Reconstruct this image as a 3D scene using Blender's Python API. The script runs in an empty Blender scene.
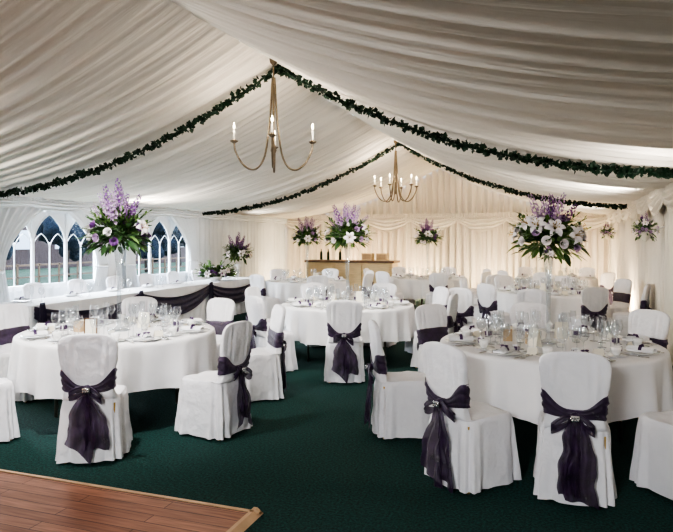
import bpy, math, random
from mathutils import Vector, Matrix, noise
random.seed(7)
pi=math.pi
C=bpy.context.scene.collection
RX=-3.12; XR=1.5; XL=-8.1; YB=18.0; YF=-2.5; ZR=3.75; ZE=2.32
H=1.63
# ------------------------------------------------------------ materials
def mat(name,col,rough=.8,metal=0,var=.08,scale=8,bump=0,bscale=40,sheen=0,alpha=1,emit=None,estr=0,stretch=(1,1,1),trans=0,dist=.02):
    m=bpy.data.materials.new(name); m.use_nodes=True
    nt=m.node_tree; N=nt.nodes; L=nt.links
    b=N['Principled BSDF']
    b.inputs['Roughness'].default_value=rough; b.inputs['Metallic'].default_value=metal
    tc=N.new('ShaderNodeTexCoord'); mp=N.new('ShaderNodeMapping'); mp.inputs['Scale'].default_value=stretch
    L.new(tc.outputs['Object'],mp.inputs['Vector'])
    nz=N.new('ShaderNodeTexNoise'); nz.inputs['Scale'].default_value=scale; nz.inputs['Detail'].default_value=4
    L.new(mp.outputs[0],nz.inputs['Vector'])
    cr=N.new('ShaderNodeValToRGB')
    cr.color_ramp.elements[0].position=.3; cr.color_ramp.elements[1].position=.7
    cr.color_ramp.elements[0].color=(*[c*(1-var) for c in col],1)
    cr.color_ramp.elements[1].color=(*[min(1,c*(1+var)) for c in col],1)
    L.new(nz.outputs['Fac'],cr.inputs['Fac']); L.new(cr.outputs['Color'],b.inputs['Base Color'])
    if bump:
        n2=N.new('ShaderNodeTexNoise'); n2.inputs['Scale'].default_value=bscale; n2.inputs['Detail'].default_value=5
        L.new(mp.outputs[0],n2.inputs['Vector'])
        bp=N.new('ShaderNodeBump'); bp.inputs['Strength'].default_value=bump; bp.inputs['Distance'].default_value=dist
        L.new(n2.outputs['Fac'],bp.inputs['Height']); L.new(bp.outputs[0],b.inputs['Normal'])
    if sheen: b.inputs['Sheen Weight'].default_value=sheen
    if alpha<1: b.inputs['Alpha'].default_value=alpha
    if emit:
        b.inputs['Emission Color'].default_value=(*emit,1); b.inputs['Emission Strength'].default_value=estr
    return m
M_lining=mat('ivory_lining',(.80,.74,.665),.75,var=.05,scale=2,bump=.5,bscale=5,stretch=(.25,3,.25),dist=.05)
M_wall=mat('ivory_drape',(.80,.735,.64),.75,var=.04,scale=2,bump=.2,bscale=8,stretch=(3,3,.3),dist=.03)
M_white=mat('white_drape',(.83,.85,.86),.8,var=.03,scale=3,bump=.1,bscale=10)
M_cover=mat('chair_cover_cotton',(.85,.84,.87),.85,var=.02,scale=6,bump=.7,bscale=8,dist=.035)
M_cloth=mat('tablecloth_linen',(.86,.85,.86),.8,var=.03,scale=4,bump=.3,bscale=7,dist=.025)
M_sash=mat('purple_organza',(.034,.012,.050),.45,var=.5,scale=14,bump=.5,bscale=40,sheen=.2,alpha=.84,dist=.01)
M_swag=mat('dark_purple_swag',(.024,.014,.045),.5,var=.3,scale=8,bump=.3,bscale=20,sheen=.15)
M_carpet=mat('green_carpet',(.010,.060,.052),.97,var=.65,scale=60,bump=.9,bscale=140,dist=.02)
M_brass=mat('aged_brass',(.18,.14,.095),.4,metal=.75,var=.15,scale=20)
M_steel=mat('steel',(.6,.6,.6),.25,metal=1,var=.05)
M_diam=mat('diamante',(.85,.87,.9),.12,metal=.9,var=.05)
M_leg=mat('grey_metal_leg',(.3,.27,.22),.4,metal=.8,var=.1)
M_gold=mat('gold_leg',(.6,.42,.15),.35,metal=.8,var=.1)
M_candle=mat('candle_ivory',(.85,.82,.75),.5,var=.03)
M_bulb=mat('bulb_glow',(1,.9,.7),.3,var=.01,emit=(1,.85,.6),estr=4)
M_leaf=mat('leaf_green',(.035,.085,.025),.5,var=.5,scale=15)
M_leaf2=mat('leaf_light_green',(.14,.24,.07),.5,var=.4,scale=15)
M_ivy=mat('ivy_green',(.010,.035,.016),.55,var=.5,scale=15)
M_lily=mat('lily_petal_white',(.85,.79,.81),.5,var=.06,scale=20)
M_stamen=mat('lily_stamen',(.45,.30,.06),.6,var=.2)
M_purple=mat('purple_petal',(.20,.075,.26),.6,var=.4,scale=30)
M_lilac=mat('lilac_petal',(.46,.31,.50),.6,var=.3,scale=30)
M_china=mat('white_china',(.88,.88,.87),.15,var=.02)
M_napkin=mat('white_napkin',(.86,.86,.88),.8,var=.03,bump=.1)
M_rib=mat('purple_ribbon',(.07,.03,.10),.5,var=.2)
M_card=mat('ivory_card',(.85,.80,.68),.7,var=.03)
M_gift=mat('kraft_box',(.5,.36,.22),.7,var=.1)
M_fav=mat('purple_favour_box',(.08,.04,.11),.6,var=.2)
M_wood=mat('bar_wood',(.70,.54,.31),.45,var=.12,scale=4,stretch=(1,1,12))
M_woodd=mat('dark_wood',(.16,.095,.05),.4,var=.3,scale=4,stretch=(1,12,1))
M_bottle=mat('bottle_green',(.02,.05,.025),.1,var=.1)
M_black=mat('black_metal',(.02,.02,.02),.5,var=.1)
M_pvc=mat('white_pvc',(.85,.87,.9),.4,var=.02)
M_grass=mat('lawn',(.07,.11,.055),.95,var=.35,scale=1.5,bump=.3)
M_hedge=mat('tree_foliage',(.012,.022,.034),.9,var=.5,scale=4,bump=.6,bscale=6,dist=.2)
M_trunk=mat('tree_bark',(.06,.045,.035),.9,var=.3)
M_roof=mat('roof_slate',(.035,.04,.06),.8,var=.2)
M_pave=mat('paving',(.35,.33,.33),.9,var=.15)

def glassmat(name,tint,k=.45,base=.03,rough=.06,dif=.35):
    m=bpy.data.materials.new(name); m.use_nodes=True; nt=m.node_tree; N=nt.nodes; L=nt.links
    for n in list(N): N.remove(n)
    o=N.new('ShaderNodeOutputMaterial'); t=N.new('ShaderNodeBsdfTransparent'); t.inputs[0].default_value=(*tint,1)
    g=N.new('ShaderNodeBsdfGlossy'); g.inputs['Roughness'].default_value=rough
    df=N.new('ShaderNodeBsdfDiffuse'); df.inputs[0].default_value=(.9,.92,.95,1)
    ms=N.new('ShaderNodeMixShader'); ms.inputs[0].default_value=dif; L.new(g.outputs[0],ms.inputs[1]); L.new(df.outputs[0],ms.inputs[2])
    lw=N.new('ShaderNodeLayerWeight'); lw.inputs['Blend'].default_value=.5
    p=N.new('ShaderNodeMath'); p.operation='POWER'; p.inputs[1].default_value=2.2; L.new(lw.outputs['Facing'],p.inputs[0])
    nz=N.new('ShaderNodeTexNoise'); nz.inputs['Scale'].default_value=6
    a=N.new('ShaderNodeMath'); a.operation='MULTIPLY'; a.inputs[1].default_value=base*2; L.new(nz.outputs['Fac'],a.inputs[0])
    mu=N.new('ShaderNodeMath'); mu.operation='MULTIPLY_ADD'; mu.inputs[1].default_value=k; mu.use_clamp=True
    L.new(p.outputs[0],mu.inputs[0]); L.new(a.outputs[0],mu.inputs[2])
    mx=N.new('ShaderNodeMixShader'); L.new(mu.outputs[0],mx.inputs[0]); L.new(t.outputs[0],mx.inputs[1]); L.new(ms.outputs[0],mx.inputs[2])
    L.new(mx.outputs[0],o.inputs[0]); return m
M_glass=glassmat('clear_glass',(.93,.945,.955),.9,.10,.05,.3)
M_vase=glassmat('vase_glass',(.88,.91,.93),.9,.12,.05,.2)
M_pane=glassmat('window_film',(.97,.98,1),.05,.01)

def brickmat(name,c1,c2,mortar,scale,bw,rh,msize=.01,rough=.5,rot=(0,0,0),coat=0):
    m=bpy.data.materials.new(name); m.use_nodes=True; nt=m.node_tree; N=nt.nodes; L=nt.links
    b=N['Principled BSDF']; b.inputs['Roughness'].default_value=rough
    tc=N.new('ShaderNodeTexCoord'); mp=N.new('ShaderNodeMapping'); mp.inputs['Rotation'].default_value=rot
    L.new(tc.outputs['Object'],mp.inputs['Vector'])
    br=N.new('ShaderNodeTexBrick'); br.inputs['Scale'].default_value=scale; br.inputs['Brick Width'].default_value=bw
    br.inputs['Row Height'].default_value=rh; br.inputs['Mortar Size'].default_value=msize
    br.inputs['Color1'].default_value=(*c1,1); br.inputs['Color2'].default_value=(*c2,1); br.inputs['Mortar'].default_value=(*mortar,1)
    L.new(mp.outputs[0],br.inputs['Vector'])
    mp2=N.new('ShaderNodeMapping'); mp2.inputs['Scale'].default_value=(1.5,22,1); L.new(tc.outputs['Object'],mp2.inputs['Vector'])
    nz=N.new('ShaderNodeTexNoise'); nz.inputs['Scale'].default_value=2.5; nz.inputs['Detail'].default_value=6
    L.new(mp2.outputs[0],nz.inputs['Vector'])
    mx=N.new('ShaderNodeMix'); mx.data_type='RGBA'; mx.blend_type='MULTIPLY'; mx.inputs[0].default_value=.85
    cr=N.new('ShaderNodeValToRGB'); cr.color_ramp.elements[0].position=.3; cr.color_ramp.elements[0].color=(.45,.40,.38,1)
    cr.color_ramp.elements[1].position=.7; cr.color_ramp.elements[1].color=(1.0,1.0,1.0,1)
    L.new(nz.outputs['Fac'],cr.inputs['Fac']); L.new(br.outputs['Color'],mx.inputs[6]); L.new(cr.outputs['Color'],mx.inputs[7])
    L.new(mx.outputs[2],b.inputs['Base Color']); return m
M_parq=brickmat('laminate_planks',(.52,.255,.165),(.36,.165,.105),(.10,.045,.03),1,1.1,.095,.003,.36)
M_brick=brickmat('red_brick',(.16,.05,.035),(.12,.035,.028),(.14,.10,.09),4,.5,.25,.01,.9,rot=(pi/2,0,pi/2))

# ------------------------------------------------------------ mesh helpers
class MB:
    def __init__(s): s.v=[]; s.f=[]; s.m=[]
    def add(s,v,f,mi=0):
        o=len(s.v); s.v+= [tuple(p) for p in v]; s.f+=[tuple(i+o for i in q) for q in f]; s.m+=[mi]*len(f)
    def mesh(s,name,mats,smooth=True):
        me=bpy.data.meshes.new(name); me.from_pydata(s.v,[],s.f)
        for m in (mats if isinstance(mats,(list,tuple)) else [mats]): me.materials.append(m)
        me.polygons.foreach_set('material_index',s.m)
        me.polygons.foreach_set('use_smooth',[smooth]*len(s.f)); me.update(); return me
def grid(nu,nv,fn,closeu=False):
    v=[];f=[]
    for j in range(nv):
        for i in range(nu): v.append(fn(i/(nu if closeu else nu-1),j/(nv-1)))
    for j in range(nv-1):
        for i in range(nu if closeu else nu-1):
            i2=(i+1)%nu; f.append((j*nu+i,j*nu+i2,(j+1)*nu+i2,(j+1)*nu+i))
    return v,f
def lathe(prof,n=24,cap=False):
    v=[];f=[]
    for r,z in prof:
        for i in range(n):
            a=2*pi*i/n; v.append((r*math.cos(a),r*math.sin(a),z))
    for j in range(len(prof)-1):
        for i in range(n):
            i2=(i+1)%n; f.append((j*n+i,j*n+i2,(j+1)*n+i2,(j+1)*n+i))
    if cap: f.append(tuple(range(n))[::-1]); f.append(tuple((len(prof)-1)*n+i for i in range(n)))
    return v,f
def box(c,s):
    x,y,z=c; a,b,d=s[0]/2,s[1]/2,s[2]/2
    v=[(x+i*a,y+j*b,z+k*d) for k in(-1,1) for j in(-1,1) for i in(-1,1)]
    return v,[(0,2,3,1),(4,5,7,6),(0,1,5,4),(2,6,7,3),(0,4,6,2),(1,3,7,5)]
def tube(pts,rad,n=8):
    pts=[Vector(p) for p in pts]; v=[];f=[]
    up=Vector((0,0,1)); prev=None
    for k,p in enumerate(pts):
        t=(pts[min(k+1,len(pts)-1)]-pts[max(k-1,0)]).normalized()
        if prev is None:
            a=t.cross(up if abs(t.z)<.9 else Vector((1,0,0))).normalized()
        else: a=(prev-t*prev.dot(t)).normalized()
        prev=a; b=t.cross(a); r=rad[k] if isinstance(rad,(list,tuple)) else rad
        for i in range(n):
            an=2*pi*i/n; v.append(p+a*math.cos(an)*r+b*math.sin(an)*r)
    for k in range(len(pts)-1):
        for i in range(n):
            i2=(i+1)%n; f.append((k*n+i,k*n+i2,(k+1)*n+i2,(k+1)*n+i))
    f.append(tuple(range(n))[::-1]); f.append(tuple((len(pts)-1)*n+i for i in range(n)))
    return v,f
def catmull(P,m=6):
    P=[Vector(p) for p in P]; Q=[P[0]]+P+[P[-1]]; out=[]
    for i in range(1,len(Q)-2):
        for k in range(m):
            t=k/m; a,b,c,d=Q[i-1],Q[i],Q[i+1],Q[i+2]
            out.append(.5*((2*b)+(c-a)*t+(2*a-5*b+4*c-d)*t*t+(3*b-a-3*c+d)*t**3))
    out.append(P[-1]); return out
def ellipsoid(c,s,nu=12,nv=8):
    return grid(nu,nv,lambda u,w:(c[0]+s[0]*math.cos(2*pi*u)*math.sin(max(.02,min(pi-.02,pi*w))),c[1]+s[1]*math.sin(2*pi*u)*math.sin(max(.02,min(pi-.02,pi*w))),c[2]-s[2]*math.cos(pi*w)),True)
def single(vf,name,mats,smooth=True):
    b=MB(); b.add(*vf); return b.mesh(name,mats,smooth)
# ------------------------------------------------------------ object helpers
def top(name,mesh=None,loc=(0,0,0),rz=0,label='',cat='',group=None,scale=1,tilt=0):
    o=bpy.data.objects.new(name,mesh); C.objects.link(o); o.location=loc; o.rotation_euler=(tilt,0,rz)
    if scale!=1: o.scale=(scale,)*3
    o['label']=label; o['category']=cat
    if group: o['group']=group
    return o
def part(name,mesh,par,loc=(0,0,0),rot=(0,0,0),label=None):
    o=bpy.data.objects.new(name,mesh); C.objects.link(o); o.parent=par; o.location=loc; o.rotation_euler=rot
    if label: o['label']=label
    return o
def struct(name,mesh,label,loc=(0,0,0)):
    o=bpy.data.objects.new(name,mesh); C.objects.link(o); o.location=loc; o['kind']='structure'; o['label']=label; return o

# ------------------------------------------------------------ SETTING
def nz(a,b=0,c=0): return noise.noise(Vector((a,b,c)))
def surf(side,t,Y,sag=.30):
    W=(XR-RX) if side>0 else (RX-XL)
    p=math.sin(pi*(Y-6.8)/6.15)**2
    if Y>12.95: p=math.sin(pi*(Y-12.95)/5.05)**2
    x=RX+side*W*t
    z=ZR+(ZE-ZR)*t-sag*4*t*(1-t)-.05*p*(1-t)
    return x,z
def pleat(Y,t,s):
    ph=nz(Y*.5,t*1.0,s*5)*3+nz(Y*1.3,s*3)*2
    Y2=Y+.06*math.sin(t*pi)*nz(Y*.8,s)
    a=math.sin(Y2*2*pi/.24+ph); a=math.copysign(abs(a)**.7,a)
    b=math.sin(Y2*2*pi/.095+2*ph+nz(Y,t*2,9)*2); c=math.sin(Y2*2*pi/.53+ph*.7)
    amp=.5+.6*nz(Y*.9,t*.7,s+4)+.35
    return (.022*a+.012*b+.018*c)*amp + .04*nz(Y*1.1,t*1.0,s*7)
b=MB()
for side in(-1,1):
    NY=1000;NT=30
    def fn(u,w):
        Y=YF+(YB-YF)*u; x,z=surf(side,w,Y)
        d=pleat(Y,w,side)*min(1,.45+w*3)*min(1,.3+(1-w)*8)
        return (x-side*d*.25,Y,z-d)
    v,f=grid(NY,NT,fn)
    b.add(v,f if side>0 else [q[::-1] for q in f])
struct('ceiling',b.mesh('ceiling',M_lining),'pleated ivory fabric marquee roof lining sagging from a central ridge')
def drape_mesh(A,B,z0,z1fn,amp,lam,seed,skip=None,mats=None,rows=14,step=.03):
    A=Vector(A);B=Vector(B);Lg=(B-A).length; n=int(Lg/step); d=(B-A)/Lg; nn=Vector((-d.y,d.x))
    def fn(u,w):
        s=u*Lg; z1=z1fn(u); z=z0+(z1-z0)*w
        a=math.sin(s*2*pi/lam+nz(s*.8,seed)*3+nz(s*2,z*.4,seed)*1.2)+.35*math.sin(s*2*pi/lam*2.3+nz(s,z*.3,seed)*4)
        p=A+d*s+nn*(a*amp)
        return (p.x,p.y,z)
    v,f=grid(n,rows,fn)
    if skip:
        f=[q for q in f if not skip(*[sum(v[i][k] for i in q)/4 for k in range(3)])]
    bb=MB(); bb.add(v,f); return bb.mesh('drape',mats or M_wall)
struct('wall_right',drape_mesh((XR,YF),(XR,YB),0,lambda u:ZE+.06,.04,.15,3,step=.02),'ivory pleated curtain lining along the marquee side')
def gz(u):
    x=XL+(XR-XL)*u; side=1 if x>RX else -1
    t=abs(x-RX)/((XR-RX) if side>0 else (RX-XL)); return surf(side,t,YB)[1]+.03
struct('wall_back',drape_mesh((XL,YB),(XR,YB),0,gz,.055,.2,8,rows=24,step=.02),'ivory pleated curtain gable end of the marquee')
struct('wall_front',drape_mesh((XR,YF),(XL,YF),0,lambda u:gz(1-u),.04,.19,18,rows=10,step=.06),'ivory pleated curtain gable end of the marquee')
WINS=[(3.9,6.2),(7.2,9.4),(10.35,12.5)]
def inwin(x,y,z): return any(a<y<c for a,c in WINS) and .82<z<2.12
struct('wall_left',drape_mesh((XL,YB),(XL,YF),0,lambda u:ZE+.06,.03,.2,11,skip=inwin,mats=M_white,rows=29),'white pleated marquee wall drapes around arched windows')
b=MB(); v,f=grid(2,2,lambda u,w:(XL+(XR-XL)*u,YF+(YB-YF)*w,0)); b.add(v,f)
struct('floor',b.mesh('floor',M_carpet),'dark green carpet')
def valance(A,B,seed,z1=ZE+.05,nrm=(0,0),mats=M_wall,drop=.2,sc=1.3,out0=.07):
    A=Vector(A);B=Vector(B);Lg=(B-A).length;d=(B-A)/Lg;nn=Vector(nrm);k=max(1,round(Lg/sc))
    def fn(u,w):
        s=u*Lg; ph=(s/Lg*k)%1; dip=4*ph*(1-ph)
        zb=z1-.2-drop*dip; z=z1+(zb-z1)*w
        fold=.055*abs(math.sin(w*14+nz(s*2,seed)*1.2))*(.25+dip) + .02*math.sin(s*2*pi/.07)*(1-dip)
        out=out0+.08*math.sin(w*pi*.85)+fold
        p=A+d*s+nn*out; return (p.x,p.y,z)
    v,f=grid(int(Lg/.03),40,fn); bb=MB(); bb.add(v,f)
    def fr(u,w):
        s=u*Lg; p=A+d*s+nn*(out0+.08+.03*math.sin(s*2*pi/.07+nz(s*3)*2)*(.3+w)); return (p.x,p.y,z1+.03-.15*w)
    v,f=grid(int(Lg/.015),4,fr); bb.add(v,f)
    return bb.mesh('valance',mats)
struct('trim_1',valance((XR,0),(XR,YB),1,nrm=(-1,0)),'ivory swagged and ruffled fabric pelmet')
struct('trim_2',valance((XL,YB),(XR,YB),2,nrm=(0,-1),drop=.3),'ivory swagged and ruffled fabric pelmet')
struct('trim_3',valance((XL,0),(XL,YB),3,nrm=(1,0),mats=M_white,drop=.05),'white swagged fabric pelmet over the windows')
for wi,(a,c) in enumerate(WINS):
    b=MB(); n=3; wd=(c-a)/n; x=XL-.02; z0,z1=.85,2.1
    for i in range(n+1): b.add(*box((x,a+i*wd,(z0+z1)/2),(.04,.05,z1-z0)))
    b.add(*box((x,(a+c)/2,z0),(.06,c-a,.08))); b.add(*box((x,(a+c)/2,z1+.02),(.05,c-a,.06)))
    for i in range(n):
        y0=a+i*wd; y1=y0+wd; zs=1.5
        for s,e in((y0,y1),(y1,y0)):
            P=[(x,e+(s-e)*math.cos(an),zs+abs(e-s)*.9*math.sin(an)) for an in [k*1.05/10 for k in range(11)]]
            b.add(*tube(P,.016,6))
        ym=y0+wd/2
        b.add(*box((x,ym,1.22),(.02,.014,.74)))
        for s,e in((y0,ym),(ym,y0),(ym,y1),(y1,ym)):
            P=[(x,e+(s-e)*math.cos(an),1.45+abs(e-s)*.9*math.sin(an)) for an in [k*1.05/8 for k in range(9)]]
            b.add(*tube(P,.007,5))
        NN=12
        for k in range(NN):
            ya=k/NN; yb=(k+1)/NN
            def zt(q):
                m=min(q,1-q) ; an=math.acos(max(-1,min(1,1-m))); return min(z1,zs+wd*.9*math.sin(an))
            b.add([(x,y0+ya*wd,zt(ya)),(x,y0+yb*wd,zt(yb)),(x,y0+yb*wd,z1),(x,y0+ya*wd,z1)],[(0,1,2,3)])
    bb=MB()
    bb.add([(x-.03,a,z0),(x-.03,c,z0),(x-.03,c,z1),(x-.03,a,z1)],[(0,1,2,3)])
    o=struct('window_%d'%(wi+1),b.mesh('window',M_pvc,False),'white framed window with pointed arched lights')
    p=part('window_pane',bb.mesh('pane',M_pane,False),o); p['kind']='structure'
for wi,(a,c) in enumerate(WINS):
    for s,y in((1,a-.2),(-1,c+.2)):
        def fn(u,w):
            z=2.2-1.95*w; t=(z-1.15)
            wid=.28+ (.80*(t/1.0)**2 if t>0 else .2*min(1,-t))
            q=u*wid; fo=.028*math.sin(u*2*pi*7+nz(z*1.5,y)*1.5)
            return (.10+fo,s*q,z)
        b=MB(); b.add(*grid(60,26,fn))
        o=top('curtain',b.mesh('curtain',M_white),(XL,y,0),0,'white sheer curtain tied back beside a marquee window','curtain','white window curtains')
        v,f=tube([(.055,s*-.02,1.15),(.15,s*.03,1.14),(.16,s*.2,1.14),(.055,s*.30,1.15)],.022,8); bb=MB(); bb.add(v,f)
        part('tieback',bb.mesh('tieback',M_white),o)
# outside
b=MB(); b.add(*grid(2,2,lambda u,w:(-90+81.7*u,-40+140*w,-.06)));
struct('floor_lawn',b.mesh('lawn',M_grass),'grass lawn outside the marquee')
b=MB(); b.add(*grid(2,2,lambda u,w:(-15+3*u,-20+70*w,-.045))); struct('floor_path',b.mesh('path',M_pave),'paved path across the lawn')
def tree_mesh(seed):
    b=MB(); rnd=random.Random(seed); b.add(*tube([(0,0,0),(0,.05,1),(.1,0,2.4)],[.2,.15,.1],8),1)
    for k in range(9):
        c=(rnd.uniform(-1.3,1.3),rnd.uniform(-1.3,1.3),rnd.uniform(1.8,4.6)); r=rnd.uniform(.8,1.4)
        v,f=ellipsoid((0,0,0),(r,r,r),18,12)
        v=[Vector(p)*(1+.35*nz(p[0]*2+k,p[1]*2,p[2]*2)) + Vector(c) for p in v]; b.add(v,f)
    return b.mesh('tree',[M_hedge,M_trunk])
TM=[tree_mesh(1),tree_mesh(2)]
for i,(x,y,s) in enumerate([(-20,18,.62),(-21,22.5,.7),(-20,27,.6),(-22,33,.72),(-38,60,1.3),(-42,14,1.2),(-18,13.5,.6)]):
    top('tree',TM[i%2],(x,y,-.06),i*1.3,'dark leafy tree standing on the lawn','tree','garden trees',scale=s)
b=MB(); b.add(*box((0,0,1.5),(6,26,3.0)),0)
b.add([(-3.3,-13.3,3.0),(3.3,-13.3,3.0),(3.3,13.3,3.0),(-3.3,13.3,3.0),(0,-13.3,4.6),(0,13.3,4.6)],[(0,1,4),(2,3,5),(1,2,5,4),(3,0,4,5)],1)
for k in range(9):
    b.add(*box((3.02,-10.4+k*2.6,1.7),(.06,.9,1.1)),2)
top('brick_building',b.mesh('house',[M_brick,M_roof,M_pvc],False),(-31,33,-.06),-.15,'red brick building with slate roof across the lawn','building')
b=MB()
for k in range(60): b.add(*box((0,-15+k*.9,.45),(.05,.05,.9)))
b.add(*box((0,11.5,.85),(.05,54,.06))); b.add(*box((0,11.5,.45),(.05,54,.05)))
top('fence',b.mesh('fence',M_woodd,False),(-16.5,8,-.06),0,'low wooden rail fence on the lawn','fence')

# dance floor
df=top('dance_floor',None,(0,0,0),0,'red-brown laminate plank dance floor with bevelled wooden edge','dance floor')
b=MB(); b.add(*box((-4.4,1.55,.012),(5.4,3.4,.024))); part('plank_surface',b.mesh('planks',M_parq,False),df)
def wedge(p0,p1,inn):
    p0=Vector(p0);p1=Vector(p1);i=Vector(inn)
    v=[(*p0,.001),(*p1,.001),(*(p1+i),.03),(*(p0+i),.03),(*(p0+i*1.6),.03),(*(p1+i*1.6),.03),(*(p0+i*1.6),.024),(*(p1+i*1.6),.024)]
    return v,[(0,1,2,3),(3,2,5,4),(4,5,7,6)]
M_edge=mat('edge_wood',(.62,.42,.26),.35,metal=.2,var=.15,scale=6)
b=MB(); b.add(*wedge((-7.1,3.32),(-1.63,3.32),(0,-.04))); b.add(*wedge((-1.63,3.32),(-1.63,-.15),(-.04,0))); part('edge_trim',b.mesh('edge',M_edge,False),df)

# ------------------------------------------------------------ CHAIR
def sup(th,a,bq,n=4.5):
    c,s=math.cos(th),math.sin(th)
    return a*math.copysign(abs(c)**(2/n),c), bq*math.copysign(abs(s)**(2/n),s)
def cover_mesh(seed):
    N=144; R=[]
    for z,a,bq,yc,fo in [(.02,.228,.252,0,.018),(.09,.225,.249,0,.015),(.18,.221,.245,0,.011),(.28,.217,.241,0,.008),(.38,.213,.235,0,.005),(.43,.210,.231,0,.003),(.455,.206,.227,0,.001),(.468,.199,.220,0,0)]:
        R.append((z,a,yc-bq,yc+bq,fo))
    for k in(.12,.3,.5,.7,.88,1): R.append((.476-.006*math.sin(k*pi),.199-.012*k,-.220-.03*k,.211+(-.15-.211)*k,0))
    for z,a,bq,yc in [(.5,.180,.046,-.203),(.56,.166,.040,-.208),(.60,.166,.039,-.212),(.65,.175,.036,-.218),(.7,.186,.034,-.224),(.75,.196,.032,-.231),(.8,.203,.030,-.238),(.84,.207,.028,-.244),(.875,.205,.026,-.25),(.9,.196,.024,-.254),(.92,.178,.022,-.257),(.936,.148,.019,-.259),(.946,.105,.015,-.261),(.951,.055,.01,-.262),(.952,.01,.004,-.262)]:
        R.append((z,a,yc-bq,yc+bq,0))
    b=MB(); v=[]
    for z,a,y0,y1,fo in R:
        for i in range(N):
            th=2*pi*i/N; x,y=sup(th,a,(y1-y0)/2); y+=(y0+y1)/2
            w=fo*(math.sin(th*11+seed+nz(th*2,seed)*3)+.5*math.sin(th*19+seed*2))
            cx,cy=math.cos(th),math.sin(th)
            if fo>0: 
                corner=abs(math.sin(2*th))**4; w+=fo*.9*corner
            x+=cx*w; y+=cy*w
            n1=.009*nz(x*6+seed,y*6,z*7)+.007*nz(x*13+z*8,y*14+seed,z*14)
            if z>.6 and z<.93 and abs(cy)>.4 and abs(x)<.155: y+=-.006*math.copysign(1,-cy)*math.cos(x*2*pi/.062)*min(1,(z-.6)*8)*min(1,(.93-z)*14)
            v.append((x+cx*n1,y+cy*n1*1.3,z+(n1*1.5 if .46<z<.49 else 0)))
    f=[]
    for j in range(len(R)-1):
        for i in range(N):
            i2=(i+1)%N; f.append((j*N+i,j*N+i2,(j+1)*N+i2,(j+1)*N+i))
    f.append(tuple((len(R)-1)*N+i for i in range(N)))
    b.add(v,f); return b.mesh('chair_cover',M_cover)
def sash_mesh(seed):
    def fn(u,w):
        th=2*pi*u; dr=abs(((th-1.5*pi+pi)%(2*pi))-pi)
        k=1-math.exp(-(dr/.6)**2); zc=.56+.06*k+.012*math.sin(th+seed*2); h=.028+.05*k
        z=zc+h*(w*2-1)+.006*nz(th*2,seed); yc=-.2-(z-.5)*.14
        x,y=sup(th,.187,.053,3.6); rp=.005*math.sin(w*17+th*2+seed)+.003*math.sin(w*31+th*5)
        e=-.010*(abs(w*2-1)**3)
        return (x*(1+ (rp+e)*4)*(1.0+.7*max(0,z-.6)), y*(1+(rp+e)*6)+yc, z)
    b=MB(); b.add(*grid(72,17,fn,True)); return b.mesh('sash',M_sash)
def bow_mesh(seed):
    r=random.Random(seed); b=MB(); y0=-.280
    b.add(*ellipsoid((0,y0,.555),(.032,.026,.032),14,9))
    for s in(-1,1):
        dro=r.uniform(.03,.09); ln=r.uniform(.08,.14)
        def lf(u,w):
            an=2*pi*u; q=(1-math.cos(an))/2; wd=.018+.03*q
            x=s*(.01+ln*q); z=.555-dro*q+.026*math.sin(an)+(w-.5)*wd*1.2
            y=y0-.012-.03*math.sin(an)*q+.006*math.sin(w*14)
            return (x,y,z)
        b.add(*grid(24,7,lf))
        L=r.uniform(.38,.53); sx=s*r.uniform(.01,.06); W=r.uniform(.07,.13); f1=r.uniform(1.3,2.6); sl=r.uniform(-.16,.16)
        def tf(u,w):
            q=w; wd=.02+W*min(1,q*1.6)**.8
            x=sx*min(1,q*2)+s*.008+(u-.5)*wd*1.4+.035*nz(q*2.5,seed*3.1,s)+.012*nz(q*6,u*3,seed)
            z=max(.012,.55-L*q+sl*(u-.5)*q-.03*abs(u-.5)*q)
            y=y0-.008-.022*q+.011*math.sin(u*2*pi*f1+seed+s+q*1.5)*min(1,.3+q)+.02*nz(q*2,seed+s)+.006*nz(u*6,q*5,seed)
            return (x,y,z)
        b.add(*grid(30,26,tf))
    return b.mesh('bow',M_sash)
COV=[cover_mesh(i*1.7+1) for i in range(4)]; SA=[sash_mesh(i) for i in range(3)]; BO=[bow_mesh(i+3) for i in range(5)]
LEGM=single(lathe([(.013,0),(.013,.43)],8,True),'leg',M_gold)
bb=MB(); bb.add(*box((0,0,0),(.05,.012,.034)))
for i in(-1,0,1):
    for j in(-1,1): bb.add(*ellipsoid((i*.016,-.009,j*.009),(.007,.005,.007),8,5))
BRO=bb.mesh('brooch',M_diam)
nch=[0]
def chair(x,y,tx,ty,drot=0,label='white fabric-covered banquet chair with dark purple organza sash',full=True,grp='covered dining chairs'):
    rz=math.atan2(ty-y,tx-x)-pi/2+drot; i=nch[0]; nch[0]+=1
    o=top('dining_chair',None,(x,y,0),rz,label,'chair',grp)
    part('chair_cover',COV[i%4],o); part('sash',SA[i%3],o); part('bow',BO[i%5],o)
    if full:
        part('brooch',BRO,o,(0,-.313,.555),label='diamante brooch')
        for a in(-.17,.17):
            for c in(-.19,.19): part('leg',LEGM,o,(a,c,.001))
    return o
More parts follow.
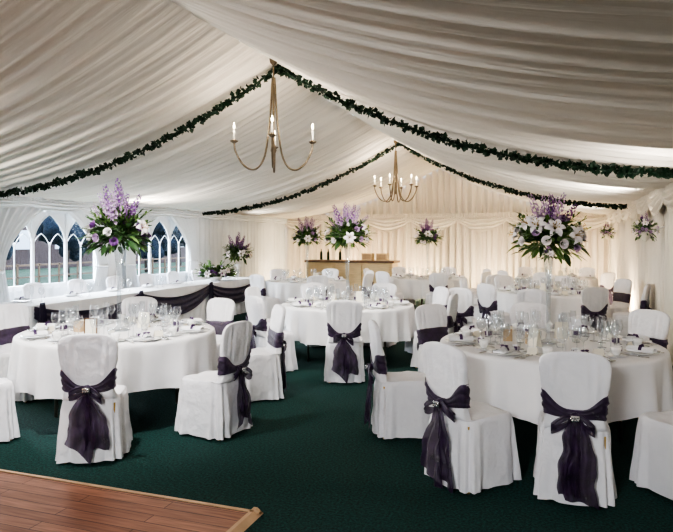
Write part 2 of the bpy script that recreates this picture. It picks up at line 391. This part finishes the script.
# ------------------------------------------------------------ TABLE
def cloth_mesh(seed,r0=.9):
    N=220; b=MB()
    P=[(0.001,.762),(.3,.762),(.6,.762),(.84,.762),(r0-.012,.761),(r0,.752),(r0+.004,.73),(r0+.006,.69),(r0+.008,.62),(r0+.01,.55),(r0+.012,.48),(r0+.013,.42),(r0+.014,.35)]
    v=[]
    for j,(r,z) in enumerate(P):
        for i in range(N):
            th=2*pi*i/N; k=max(0,(.745-z)/.385)
            ph=nz(math.cos(th)*1.5,math.sin(th)*1.5,seed)*5
            fd=(math.sin(th*15+ph)+.4*math.sin(th*31+ph*2))*.030*k**.8
            zz=z-(.02*math.sin(th*4+seed)*k) + (.0015*nz(r*8*math.cos(th),r*8*math.sin(th),seed) if k==0 else 0)
            rr=r+fd; v.append((rr*math.cos(th),rr*math.sin(th),zz))
    f=[]
    for j in range(len(P)-1):
        for i in range(N):
            i2=(i+1)%N; f.append((j*N+i,j*N+i2,(j+1)*N+i2,(j+1)*N+i))
    b.add(v,f); return b.mesh('tablecloth',M_cloth)
CL=[cloth_mesh(1.3),cloth_mesh(4.1)]
TOPM=single(lathe([(.001,.73),(.885,.73),(.885,.752),(.001,.752)],48),'tabletop',M_wood)
bb=MB(); bb.add(*tube([(0,0,0),(0,0,.73)],.016,8)); TLEG=bb.mesh('tleg',M_leg)
def table(x,y,i=0,label='round banquet table with white linen cloth'):
    o=top('round_table',None,(x,y,0),i*.7,label,'table','round banquet tables')
    part('tablecloth',CL[i%2],o); part('tabletop',TOPM,o)
    for k in range(4):
        a=pi/4+k*pi/2; part('leg',TLEG,o,(.55*math.cos(a),.55*math.sin(a),.001))
    return o
# ------------------------------------------------------------ TABLEWARE meshes
ZT=.7635
PLATE=single(lathe([(.001,.004),(.06,.003),(.065,.001),(.07,.003),(.095,.010),(.125,.018),(.126,.02),(.095,.014),(.07,.008),(.001,.007)],36),'plate',M_china)
SPLATE=single(lathe([(.001,.004),(.04,.003),(.045,.001),(.05,.003),(.085,.012),(.086,.014),(.06,.008),(.001,.007)],30),'splate',M_china)
WINE=single(lathe([(.001,.001),(.034,.001),(.035,.003),(.01,.006),(.004,.02),(.0038,.085),(.008,.095),(.028,.11),(.039,.135),(.041,.155),(.036,.185),(.032,.205)],20),'wine',M_glass)
FLUTE=single(lathe([(.001,.001),(.032,.001),(.033,.003),(.008,.006),(.004,.02),(.004,.08),(.012,.10),(.024,.14),(.027,.19),(.024,.235)],18),'flute',M_glass)
CUP=single(lathe([(.001,.002),(.022,.002),(.026,.01),(.038,.05),(.04,.065),(.037,.065),(.033,.02),(.001,.012)],20),'cup',M_china)
def nap():
    def fn(u,w):
        x=(u-.5)*.09*(1-.35*math.sin(w*pi)); y=(w-.5)*.2
        return (x,y,.012+.022*math.sin(pi*u)**.6+.004*math.sin(u*22+w*3))
    b=MB(); b.add(*grid(16,14,fn)); v,f=box((0,0,.008),(.085,.19,.012)); b.add(v,f); return b.mesh('napkin',M_napkin)
NAP=nap()
bb=MB(); bb.add(*grid(12,3,lambda u,w:((u-.5)*.076,(w-.5)*.026,.009+.036*math.sin(pi*u)**.5))); 
for s in(-1,1): bb.add(*ellipsoid((s*.016,0,.047),(.017,.011,.008),10,6))
RIB=bb.mesh('ribbon',M_rib)
def cutl(kind):
    b=MB(); b.add(*tube([(0,-.1,.005),(0,-.04,.007),(0,.02,.006),(0,.03,.005)],[.006,.0045,.003,.003],6))
    if kind=='knife': b.add(*box((.002,.07,.005),(.016,.09,.003)))
    elif kind=='fork':
        b.add(*box((0,.045,.005),(.022,.03,.003)))
        for k in(-1.5,-.5,.5,1.5): b.add(*box((k*.006,.08,.006),(.003,.045,.002)))
    else: b.add(*ellipsoid((0,.055,.006),(.019,.03,.004),12,6))
    return b.mesh(kind,M_steel)
KN,FK,SP=cutl('knife'),cutl('fork'),cutl('spoon')
bb=MB(); bb.add([(-.04,-.02,.001),(.04,-.02,.001),(.04,0,.055),(-.04,0,.055),(.04,.02,.001),(-.04,.02,.001)],[(0,1,2,3),(3,2,4,5)]); CARD=bb.mesh('card',M_card,False)
FAV=single(box((0,0,.02),(.045,.045,.04)),'fav',M_fav,False)
bb=MB(); bb.add(*box((0,0,.02),(.047,.012,.043))); bb.add(*ellipsoid((-.012,0,.048),(.014,.009,.008),8,5)); bb.add(*ellipsoid((.012,0,.048),(.014,.009,.008),8,5)); FAVR=bb.mesh('favr',M_napkin)
TEA=single(lathe([(.001,.001),(.028,.001),(.034,.03),(.036,.065)],18),'tea',M_glass)
TWAX=single(lathe([(.026,.012),(.028,.032),(.001,.030)],16),'wax',M_candle)
BOT=single(lathe([(.001,.0),(.037,.001),(.037,.19),(.03,.225),(.014,.25),(.013,.31),(.001,.312)],18),'bot',M_bottle)
bb=MB(); bb.add([(-.055,-.03,.001),(.055,-.03,.001),(.055,0,.15),(-.055,0,.15),(.055,.03,.001),(-.055,.03,.001)],[(0,1,2,3),(3,2,4,5)]); MENU=bb.mesh('menucard',M_card,False)
def setting(cx,cy,phi,full,seed):
    ca,sa=math.cos(phi),math.sin(phi); r=random.Random(seed)
    def P(rad,tan,z=ZT): return (cx+rad*ca-tan*sa,cy+rad*sa+tan*ca,z)
    rz=phi+pi/2
    top('dinner_plate',PLATE,P(.74,0),0,'round white china plate on the tablecloth','plate','dinner plates')
    n=top('napkin',NAP,P(.74,0,ZT+.0185),rz+r.uniform(-.2,.2),'folded white napkin tied with purple ribbon on a plate','napkin','folded napkins')
    part('ribbon',RIB,n)
    for k,(ra,ta,me,nm,lb) in enumerate([(.52,.08,WINE,'wine_glass','clear stemmed wine glass'),(.45,-.02,FLUTE,'champagne_flute','tall clear champagne flute'),(.55,-.09,WINE,'wine_glass','clear stemmed wine glass'),(.42,.07,WINE,'wine_glass','clear stemmed wine glass')]):
        if not full and k>=2: continue
        top(nm,me,P(ra+r.uniform(-.01,.01),ta+r.uniform(-.005,.005)),0,lb,'glass','table glassware')
    if full:
        top('dinner_knife',KN,P(.74,.15),rz+pi,'polished steel dinner knife beside a plate','knife','cutlery')
        top('dinner_fork',FK,P(.74,-.15),rz+pi,'polished steel dinner fork beside a plate','fork','cutlery')
        top('dessert_spoon',SP,P(.74,.18),rz+pi,'polished steel spoon beside a knife','spoon','cutlery')
        top('side_plate',SPLATE,P(.64,-.235),0,'small white china side plate on the tablecloth','plate','side plates')
        top('coffee_cup',CUP,P(.64,-.235,ZT+.0085),0,'small white china cup on a side plate','cup','coffee cups')
        f=top('favour_box',FAV,P(.57,.0),rz,'small dark purple favour box with white ribbon','favour box','wedding favours'); part('ribbon',FAVR,f)
        top('place_card',CARD,P(.6,.16),rz,'folded ivory place card','card','place cards')
def dress(cx,cy,full,off=0,n=8):
    for k in range(n): setting(cx,cy,off+k*2*pi/n,full,k+int(cx*10))
    for k in range(4 if full else 2):
        a=k*2*pi/(4 if full else 2)+.4
        t=top('tealight_holder',TEA,(cx+.24*math.cos(a),cy+.24*math.sin(a),ZT),0,'clear glass tealight holder with white candle','candle holder','tealights'); part('candle',TWAX,t)
        if k%2==0: top('menu_card',MENU,(cx+.26*math.cos(a+.75),cy+.26*math.sin(a+.75),ZT),k+.3,'upright folded ivory menu card on the table','menu card','menu cards')
# ------------------------------------------------------------ FLOWERS
def leaf(b,p,d,L,W,mi,curl=.3,roll=0):
    d=Vector(d).normalized(); up=Vector((0,0,1)); s=d.cross(up)
    if s.length<.05: s=Vector((1,0,0))
    s.normalize(); n=s.cross(d)
    s2=s*math.cos(roll)+n*math.sin(roll); n2=s2.cross(d)
    v=[];f=[]; K=5
    for k in range(K+1):
        t=k/K; w=W*math.sin(pi*min(.97,t*.93+.05))**.8*.5; c=Vector(p)+d*(L*t)-up*(curl*L*t*t)
        v+= [c-s2*w+n2*w*.3,c,c+s2*w+n2*w*.3]
    for k in range(K):
        o=k*3; f+=[(o,o+1,o+4,o+3),(o+1,o+2,o+5,o+4)]
    b.add(v,f,mi)
def lily_mesh():
    b=MB()
    for k in range(6):
        a=k*pi/3; W=.052 if k%2 else .042
        def fn(u,w):
            rr_=.010+.072*w; z=.05*math.sin(w*pi*.62)-.035*w*w*1.2; wd=W*math.sin(pi*min(.98,w*.9+.08))**.7
            q=(u-.5)*wd; z+=-.25*abs(q)+.006
            return (rr_*math.cos(a)-q*math.sin(a),rr_*math.sin(a)+q*math.cos(a),z)
        b.add(*grid(5,8,fn),0)
    for k in range(6):
        a=k*pi/3+.4; b.add(*tube([(0,0,0),(.012*math.cos(a),.012*math.sin(a),.04),(.025*math.cos(a),.025*math.sin(a),.06)],.0013,4),1)
        b.add(*ellipsoid((.026*math.cos(a),.026*math.sin(a),.062),(.005,.005,.003),6,4),1)
    return b.mesh('lily',[M_lily,M_stamen])
LILY=lily_mesh()
def spike_mesh(m,seed):
    r=random.Random(seed); b=MB(); b.add(*tube([(0,0,0),(0,0,.34)],[.004,.002],5),1)
    for k in range(46):
        t=k/46; z=.07+.28*t; a=k*2.4; R=.032*(1-t)**.7+.006
        c=Vector((R*math.cos(a),R*math.sin(a),z)); sz=.021*(1-.6*t)
        for q in range(5):
            an=q*2*pi/5; out=Vector((math.cos(a),math.sin(a),.2)); s=Vector((-math.sin(a),math.cos(a),0)); u=Vector((0,0,1))
            e=(s*math.cos(an)+u*math.sin(an))*sz; g=(s*math.cos(an+.6)+u*math.sin(an+.6))*sz; h=(s*math.cos(an-.6)+u*math.sin(an-.6))*sz
            b.add([c,c+h*.8+out*.005,c+e+out*.008,c+g*.8+out*.005],[(0,1,2,3)],0)
    return b.mesh('spike',[m,M_leaf2])
SPK=[spike_mesh(M_purple,1),spike_mesh(M_lilac,2)]
def rose_mesh(m):
    b=MB()
    for ring,(R,n) in enumerate([(.012,3),(.022,5),(.034,6)]):
        for k in range(n):
            a=k*2*pi/n+ring*.5
            b.add(*grid(5,5,lambda u,w:((R*(.4+.6*w))*math.cos(a+(u-.5)*1.5),(R*(.4+.6*w))*math.sin(a+(u-.5)*1.5),.0+.03*math.sin(w*1.6)*(1-ring*.15)-.006*ring)),0)
    return b.mesh('rose',[m])
ROSE=[rose_mesh(M_purple),rose_mesh(M_lilac),rose_mesh(M_lily)]
def foliage_mesh(seed,n,R,flat=.75,light=.3,Ls=(.08,.15),up=False):
    r=random.Random(seed); b=MB(); ls=R/.34
    for k in range(n):
        a=r.uniform(0,2*pi); e=r.uniform(-.05 if up else -.6,1.0); el=e*1.1
        d=Vector((math.cos(a)*math.cos(el),math.sin(a)*math.cos(el),math.sin(el)*flat))
        p=d*R*r.uniform(.15,.7)
        d2=(d+Vector((r.uniform(-.4,.4),r.uniform(-.4,.4),r.uniform(.0 if up else -.25,.45)))).normalized()
        leaf(b,p,d2,r.uniform(*Ls)*ls,r.uniform(.022,.05)*ls,1 if r.random()<light else 0,r.uniform(.1,.25 if up else .45),r.uniform(-.8,.8))
    for k in range(int(n*.14)):
        a=r.uniform(0,2*pi); d=Vector((math.cos(a),math.sin(a),r.uniform(.1 if up else -.1,1.0))).normalized()
        e=d*R*r.uniform(.8,1.12); b.add(*tube([(0,0,.02),e*.5+Vector((0,0,.02)),e],.003,4),1)
        for q in range(9):
            t=.4+.6*q/9; leaf(b,e*t,(d+Vector((r.uniform(-.8,.8),r.uniform(-.8,.8),r.uniform(-.2,.6)))),.06*ls,.022*ls,1 if r.random()<.5 else 0,.2)
    b.add(*ellipsoid((0,0,.05),(R*.3,R*.3,R*.2),12,8),0)
    return b.mesh('foliage',[M_leaf,M_leaf2])
FOL={}
def arrangement(x,y,z,R,nl,ns,nr,seed,label,n=260,light=.3,flat=.75,grp='flower arrangements',lilac=.5,spikel=1.0,up=False,name='flower_arrangement',cat='flowers',mix=(0,0,1,2),spread=.9):
    o=top(name,None,(x,y,z),0,label,cat,grp); r=random.Random(seed)
    key=(seed,n); 
    if key not in FOL: FOL[key]=foliage_mesh(seed,n,R,flat,light,up=up)
    part('foliage',FOL[key],o); fs=min(1.05,R/.30)
    for k in range(nl):
        a=2*pi*k/nl+r.uniform(-.25,.25); el=r.uniform(-.2 if not up else .2,.75)
        d=Vector((math.cos(a)*math.cos(el),math.sin(a)*math.cos(el),math.sin(el)*flat+.05)); q=d.to_track_quat('Z','Y')
        p=part('lily',LILY,o,d*R*.76); p.rotation_euler=q.to_euler(); p.scale=(fs,)*3
    for k in range(ns):
        a=2.4*k+r.uniform(-.3,.3); tl=.05+spread*(k/ns)
        d=Vector((math.cos(a)*math.sin(tl),math.sin(a)*math.sin(tl),math.cos(tl))); q=d.to_track_quat('Z','Y')
        p=part('delphinium',SPK[0 if r.random()>lilac else 1],o,d*R*.25); p.rotation_euler=q.to_euler(); s=r.uniform(.8,1.15)*R/.34*spikel*(1.15-.35*k/ns); p.scale=(s,s,s)
    for k in range(nr):
        a=2.4*k+1; el=r.uniform(-.4 if not up else .2,1.2)
        d=Vector((math.cos(a)*math.cos(el),math.sin(a)*math.cos(el),math.sin(el)*flat)); q=d.to_track_quat('Z','Y')
        p=part('rose',ROSE[r.choice(mix)],o,d*R*r.uniform(.68,.85)); p.rotation_euler=q.to_euler(); p.scale=(fs*1.15,)*3
    return o
VASE=single(lathe([(.001,.001),(.085,.001),(.088,.006),(.05,.014),(.022,.03),(.016,.08),(.016,.3),(.021,.5),(.035,.62),(.058,.70)],28),'vase',M_vase)
def vase(x,y,z=ZT,s=1.13,label='tall slender clear glass trumpet vase'):
    return top('tall_vase',VASE,(x,y,z),0,label,'vase','tall glass vases',scale=s)
# ------------------------------------------------------------ PLACE TABLES
T1=(-3.93,4.88); T2=(-.04,5.5); T3=(-2.66,8.0); T4=(-.05,11.0); T5=(-2.76,14.2); T6=(-5.0,12.3); T7=(.05,15.2)
for i,t in enumerate([T1,T2,T3,T4,T5,T6,T7]): table(t[0],t[1],i)
dress(*T1,True,.2,8); dress(*T2,True,.35,8); dress(*T3,True,.1,8); dress(*T4,True,.1,8); dress(*T5,False,0,8); dress(*T6,False,0,8); dress(*T7,False,0,6)
vase(*T1,s=1.2); arrangement(T1[0],T1[1],ZT+.90,.36,2,14,22,11,'dark foliage with purple delphiniums and roses atop a vase',330,.15,lilac=.35,spikel=1.05,mix=(0,0,1,1,2),spread=.75)
vase(*T2); arrangement(T2[0],T2[1],ZT+.85,.34,11,9,14,12,'white lilies, green foliage and lilac delphiniums atop a vase',260,.8,lilac=.9,spikel=.98,mix=(1,2,2),spread=.7,flat=.85)
vase(*T3,s=1.2); arrangement(T3[0],T3[1],ZT+.90,.36,5,10,16,13,'purple delphiniums and white flowers atop a tall vase',250,.4,spikel=.95)
vase(*T4,s=.8)
arrangement(T4[0],T4[1],ZT+.62,.22,5,3,6,16,'small lilac and white flowers atop a tall vase',150,.4)
for t,s in((T5,14),(T6,13),):
    vase(*t,s=1.2); arrangement(t[0],t[1],ZT+.90,.36 ,5,10,16,s,'purple delphiniums and white flowers atop a tall vase',250,.4,spikel=.95)
def ch(x,y,T,drot=0,**k): return chair(x,y,T[0],T[1],drot,**k)
def chpol(T,deg,dist=1.2,drot=0,full=False): 
    a=math.radians(deg); return chair(T[0]+dist*math.cos(a),T[1]+dist*math.sin(a),T[0],T[1],drot,full=full)
chpol(T1,-59,1.22,-.05,True); chpol(T1,-13,1.23,.10,True); chpol(T1,-112,1.24,0,True); chpol(T1,175,1.25,0,True); chpol(T1,40,1.33,.0,True); chpol(T1,80,1.25); chpol(T1,120,1.25)
ch(-.53,4.27,T2,-.3)
ch(.12,4.28,T2,-.12); ch(.80,4.5,T2,.06); chpol(T2,52,1.24,0,True); ch(-1.2,5.12,T2,.1); chpol(T2,140,1.3,0,True); chpol(T2,98,1.25)
for d in(-122,-73,-5,40,85,130,178): chpol(T3,d,1.22,full=(d<0))
for d in(-130,-65,-15,35,80,125,175): chpol(T4,d,1.22)
for d in(-120,-70,-20,30,80,130,180): chpol(T5,d,1.22)
for d in(-110,-60,-10,40,90,140): chpol(T6,d,1.22)
for d in(-140,-100,-45,60,120): chpol(T7,d,1.22)
chair(-1.15,9.1,T4[0],T4[1],.1,full=False); chair(-.25,9.2,T4[0],T4[1],0,full=False); chair(-1.25,12.6,T5[0],T5[1],0,full=False)
# ------------------------------------------------------------ TOP TABLE
LT=6.6; WT=.75; HY=9.6
ht=top('top_table',None,(-6.85,HY,0),0,'long top table in white cloth with dark purple swags','table')
def htf(u,w):
    per=2*(LT+WT); s=u*per
    if s<LT: x,y,nx,ny=WT/2,-LT/2+s,1,0
    elif s<LT+WT: x,y,nx,ny=WT/2-(s-LT),LT/2,0,1
    elif s<2*LT+WT: x,y,nx,ny=-WT/2,LT/2-(s-LT-WT),-1,0
    else: x,y,nx,ny=-WT/2+(s-2*LT-WT),-LT/2,0,-1
    k=w; am=.018*k*(math.sin(s*2*pi/.21+nz(s*1.5,3)*2))
    return (x+nx*(am+.01*k),y+ny*(am+.01*k),.76-.745*w)
b=MB(); b.add(*grid(480,8,htf,True)); b.add([(-WT/2,-LT/2,.76),(WT/2,-LT/2,.76),(WT/2,LT/2,.76),(-WT/2,LT/2,.76)],[(0,1,2,3)])
part('tablecloth',b.mesh('ht_cloth',M_cloth),ht)
SWL=LT/3
def swag(w0,w1,depth):
    L=w1-w0
    def fn(u,w):
        dip=4*u*(1-u); zb=.60-depth*dip; zt=.758-.15*dip
        z=zt+(zb-zt)*w
        return (WT/2+.045+.022*math.sin(w*18+u*3)*(.3+dip)*.6+.01,w0+L*u,z)
    b=MB(); b.add(*grid(50,16,fn)); return b.mesh('swag',M_swag)
SW=swag(-SWL/2,SWL/2,.33)
def tailm():
    def fn(u,w):
        wd=.06+.2*w; return (WT/2+.065+.025*math.sin(u*20),(u-.5)*wd,.75-.66*w+.1*abs(u-.5))
    b=MB(); b.add(*grid(28,12,fn)); return b.mesh('swag_tail',M_swag)
TLM=tailm()
for k in range(3): part('swag',SW,ht,(0,-LT/2+SWL*(k+.5),0))
for k in range(4): part('swag_tail',TLM,ht,(0,max(-LT/2+.12,min(LT/2-.12,-LT/2+k*SWL)),0))
for k in range(7):
    yy=HY-2.9+k*.95
    chair(-7.56,yy,-6.8,yy,full=False)
for k in range(7):
    yy=HY-2.9+k*.95
    if k==5: continue
    top('dinner_plate',PLATE,(-7.05,yy,ZT-.002),0,'round white china plate on the top table','plate','dinner plates')
    n=top('napkin',NAP,(-7.05,yy,ZT+.0165),pi/2,'folded white napkin tied with purple ribbon on a plate','napkin','folded napkins'); part('ribbon',RIB,n)
    top('wine_glass',WINE,(-6.8,yy+.1,ZT-.002),0,'clear stemmed wine glass','glass','table glassware')
    top('champagne_flute',FLUTE,(-6.77,yy-.1,ZT-.002),0,'tall clear champagne flute','glass','table glassware')
bowl=single(lathe([(.001,0),(.09,0),(.13,.04),(.15,.09),(.14,.09),(.001,.05)],24),'bowl',M_china)
bwl=arrangement(-6.8,11.55,ZT+.09,.46,8,0,22,21,'low spray of foliage and pale flowers on the top table',330,.6,flat=.6,up=True)
part('bowl',bowl,bwl,(0,0,-.091),label='low white bowl')
ped=single(lathe([(.001,0),(.16,.0),(.16,.02),(.03,.05),(.02,.3),(.025,.6),(.02,.95),(.09,1.02),(.09,1.05),(.001,1.05)],24),'pedestal',M_pvc)
top('flower_pedestal',ped,(-7.3,13.45,0),0,'slender white flower pedestal on the carpet','pedestal')
arrangement(-7.3,13.45,1.27,.38,6,9,12,22,'large purple and white pedestal flower display',280,.4)
# ------------------------------------------------------------ BAR
bar=top('bar_counter',None,(-5.35,16.5,0),0,'wooden bar counter with pale panelled front','bar')
b=MB(); b.add(*box((0,0,.5),(2.5,.6,1.0))); part('body',b.mesh('barbody',M_wood,False),bar)
b=MB(); b.add(*box((0,0,1.03),(2.6,.7,.06))); part('worktop',b.mesh('bartop',M_woodd,False),bar)
BPM=single(box((0,0,0),(.74,.03,.85)),'barpanel',M_wood,False)
for k in range(3): part('front_panel',BPM,bar,(-.81+k*.81,-.315,.52))
for k in range(3):
    top('bottle',BOT,(-6.35+k*.29,16.7-(k%2)*.2,1.0605),0,'dark glass bottle standing on the bar counter','bottle','bar bottles')
CRB=MB(); CRB.add(*box((0,0,.1),(.3,.24,.20))); CRB.add(*box((0,-.122,.1),(.24,.01,.14)),1); CRM=CRB.mesh('crate',[M_wood,M_gift],False)
for k in range(2):
    top('drinks_crate',CRM,(-4.9+k*.42,16.55,1.0605),0,'small wooden drinks crate on the bar counter','crate','drinks crates')
MC=single(box((0,0,.08),(.10,.006,.13)),'mc',M_card,False)
b=MB()
for x in(-.055,.055): b.add(*box((x,0,.08),(.01,.014,.16)))
for z in(.005,.155): b.add(*box((0,0,z),(.12,.014,.01)))
MF=b.mesh('mf',M_woodd,False)
fr=top('table_sign',None,(T1[0]-.02,T1[1]-.36,ZT),.3,'small dark-framed ivory menu card on the table','table sign')
part('card',MC,fr); part('border',MF,fr)
GB=single(box((0,0,.05),(.075,.05,.10)),'gb',M_gift,False)
top('gift_box',GB,(T2[0]-.14,T2[1]-.12,ZT),.4,'small tan card box on the table','box','tan gift boxes')
top('gift_box',GB,(T2[0]-.33,T2[1]-.02,ZT),.1,'small tan card box on the table','box','tan gift boxes')
top('gift_box',GB,(T1[0]-.3,T1[1]-.2,ZT),.1,'small tan card box on the table','box','tan gift boxes')
bk=single(lathe([(.001,-.13),(.04,-.11),(.07,-.05),(.08,.0),(.001,.0)],16),'basket',M_card)
brk=MB(); brk.add(*tube([(0,0,-.02),(.12,0,.0),(.24,0,.06)],.007,6)); BRK=brk.mesh('bracket',M_pvc)
for (yy,zz) in((9.7,1.76),(16.2,1.80)):
    o=arrangement(XR-.27,yy,zz,.19,4,4,26,31,'small purple and white flowers in a wall basket',190,.4,flat=1.3,name='wall_basket',cat='hanging basket',grp='wall flower baskets',mix=(0,1,1,2,2))
    part('basket',bk,o,(0,0,-.02)); part('bracket',BRK,o)
UPM=single(lathe([(.001,0),(.07,0),(.07,.12),(.055,.14),(.001,.12)],16),'up',M_black)
# ------------------------------------------------------------ GARLANDS
def ivy_leaf(b,p,d,n,L):
    s=d.cross(n).normalized(); P=[(0,0),(.35,.5),(.62,.32),(1,0),(.62,-.32),(.35,-.5)]
    v=[p+d*(L*a)+s*(L*c)+n*(L*.12 if c else 0) for a,c in P]; b.add(v,[(0,1,2,3),(0,3,4,5)])
def garland(Y,n,seed,label):
    r=random.Random(seed); b=MB(); pts=[]; K=60
    for k in range(-K,K+1):
        t=abs(k)/K; side=1 if k>=0 else -1; x,z=surf(side,t,Y,.36); pts.append(Vector((x,Y-.05+.02*nz(k*.2,seed),z-.05+.025*nz(k*.35,seed+3))))
    b.add(*tube(pts,.012,6))
    for i in range(n):
        q=r.uniform(0,len(pts)-1.001); k=int(q); p=pts[k].lerp(pts[k+1],q-k)
        a=r.uniform(0,2*pi); t=(pts[k+1]-pts[k]).normalized()
        d=Vector((0,math.cos(a),math.sin(a)))+t*r.uniform(-1.2,1.2); d.normalize()
        nn=Vector((r.uniform(-1,1),r.uniform(-1,-.1),r.uniform(-1,1))); nn=(nn-d*nn.dot(d)).normalized()
        ivy_leaf(b,p+d*r.uniform(-.01,.03),d,nn,r.uniform(.03,.072))
    return top('ivy_garland',b.mesh('garland',M_ivy,False),(0,0,0),0,label,'garland','ivy garlands')
garland(6.8,2500,1,'dark green ivy garland draped along the ceiling lining')
garland(12.95,2600,2,'dark green ivy garland draped along the ceiling lining')
# ------------------------------------------------------------ CHANDELIERS
def chandelier(x,y,n,rot,label,sc=1):
    o=top('chandelier',None,(x,y,0),rot,label,'chandelier','candle chandeliers')
    zt=surf(1,0,y)[1]-.03
    b=MB(); b.add(*lathe([(.001,zt),(.05,zt),(.04,zt-.05),(.01,zt-.08),(.008,3.45),(.02,3.42),(.01,3.38),(.008,2.75),(.03,2.70),(.035,2.66),(.015,2.6),(.001,2.58)],16)); part('stem',b.mesh('cstem',M_brass),o)
    P=catmull([(.012,0,3.5),(.035,0,3.1),(.06,0,2.85),(.10,0,2.60),(.17,0,2.47),(.26,0,2.44),(.36,0,2.51),(.435,0,2.65),(.45,0,2.74)],5)
    b=MB(); b.add(*tube(P,.012,8))
    v,f=lathe([(.001,2.73),(.012,2.735),(.045,2.76),(.047,2.768),(.02,2.768),(.016,2.79),(.001,2.79)],16)
    b.add([(p[0]+.45,p[1],p[2]) for p in v],f)
    arm=b.mesh('carm',M_brass)
    cnd=single(lathe([(.012,2.77),(.012,2.90),(.001,2.90)],12),'cc',M_candle)
    bul=single(lathe([(.004,2.90),(.014,2.92),(.013,2.94),(.005,2.965),(.001,2.975)],12),'cb',M_bulb)
    for k in range(n):
        a=k*2*pi/n; A=part('arm',arm,o,rot=(0,0,a))
        part('candle_sleeve',cnd,A,(.45,0,0)); part('bulb',bul,A,(.45,0,0),label='glowing candle bulb')
        l=bpy.data.lights.new('bulb_light','POINT'); l.energy=4; l.color=(1,.87,.7); l.shadow_soft_size=.03
        lo=bpy.data.objects.new('bulb_light',l); C.objects.link(lo); aa=rot+a; lo.location=(x+.45*math.cos(aa),y+.45*math.sin(aa),3.0)
chandelier(RX+.08,6.45,4,math.radians(19.4+4),'aged brass four-arm chandelier with candle bulbs hanging from the ridge')
chandelier(RX,12.6,6,.5,'aged brass six-arm chandelier with candle bulbs hanging from the ridge')
# ------------------------------------------------------------ LIGHTS
def light(kind,loc,energy,col,size=.1,target=None,spot=None,blend=1,sx=None,sy=None,name=None):
    l=bpy.data.lights.new(name or kind.lower(),kind); l.energy=energy; l.color=col
    if kind=='AREA': l.shape='RECTANGLE'; l.size=sx; l.size_y=sy
    else: l.shadow_soft_size=size
    if spot: l.spot_size=math.radians(spot); l.spot_blend=blend
    o=bpy.data.objects.new(name or kind.lower()+'_lamp',l); C.objects.link(o); o.location=loc
    if target: o.rotation_euler=(Vector(target)-Vector(loc)).to_track_quat('-Z','Y').to_euler()
    return o
light('SPOT',(-1.0,-1.6,2.5),350,(.97,.98,1),.35,(-1.7,4.2,.2),80,.8,name='front_fill')  # added fill from behind the camera for the near chairs; no entrance here
for (x,y,tx,ty,e) in [(-3.3,3.2,T1[0],T1[1],200),(-1.0,3.4,T2[0],T2[1],150),(-2.2,6.4,T3[0],T3[1],120),(-1.3,9.0,T4[0],T4[1],120)]:
    light('SPOT',(x,y,3.0),e,(1,.98,.95),.12,(tx,ty,.7),95,1,name='table_fill_spot')  # added overhead spots with no fixtures, to brighten the tabletops
for (x,y,tx,ty,tz,e) in [(-7.6,3.2,-4.8,5,3.2,290),(-7.6,9.6,-4.6,10.0,3.3,95),(1.1,9.4,-1.5,10.2,3.2,110),(-7.6,14.5,-4.4,15.0,3.4,25),(1.1,14.6,-1.6,15.2,3.3,40),(1.0,5.6,-.8,8.0,3.2,35)]:
    light('SPOT',(x,y,1.9),e,(1,.95,.87),.12,(tx,ty,tz),130,1,name='ceiling_fill_spot')  # unseen upward fill added to lighten the roof lining, no fitting modelled
for (x,y,e) in [(-7.2,16.6,28),(-3.6,17.3,40),(-1.6,17.2,40),(.7,16.9,40),(1.15,13.2,32),(-5.4,17.3,40)]:
    top('uplighter',UPM,(x,y,0),0,'small black floor uplighter near the draped wall','light','floor uplighters')
    light('POINT',(x,y,.35),e,(1,.78,.53),.08,name='uplight')
light('AREA',(-11.5,8.5,3.0),1300,(.86,.94,1),target=(-6,9,1.3),sx=6,sy=3,name='daylight')
w=bpy.data.worlds.new('world'); bpy.context.scene.world=w; w.use_nodes=True
N=w.node_tree.nodes; L=w.node_tree.links; bg=N['Background']
tc=N.new('ShaderNodeTexCoord'); sp=N.new('ShaderNodeSeparateXYZ'); cr=N.new('ShaderNodeValToRGB')
cr.color_ramp.elements[0].color=(.72,.83,.97,1); cr.color_ramp.elements[1].color=(.35,.5,.8,1)
L.new(tc.outputs['Generated'],sp.inputs[0]); L.new(sp.outputs['Z'],cr.inputs[0]); L.new(cr.outputs[0],bg.inputs[0]); bg.inputs[1].default_value=3.0
# ------------------------------------------------------------ CAMERA
cam=bpy.data.cameras.new('camera'); co=bpy.data.objects.new('camera',cam); C.objects.link(co); bpy.context.scene.camera=co
co.location=(0,0,H); co.rotation_euler=(pi/2,0,math.radians(19.4)); cam.lens=616/673*36; cam.sensor_width=36; cam.shift_y=-26/673; cam.clip_end=300
vs=bpy.context.scene.view_settings; vs.view_transform='AgX'; vs.look='AgX - High Contrast'; vs.exposure=.98
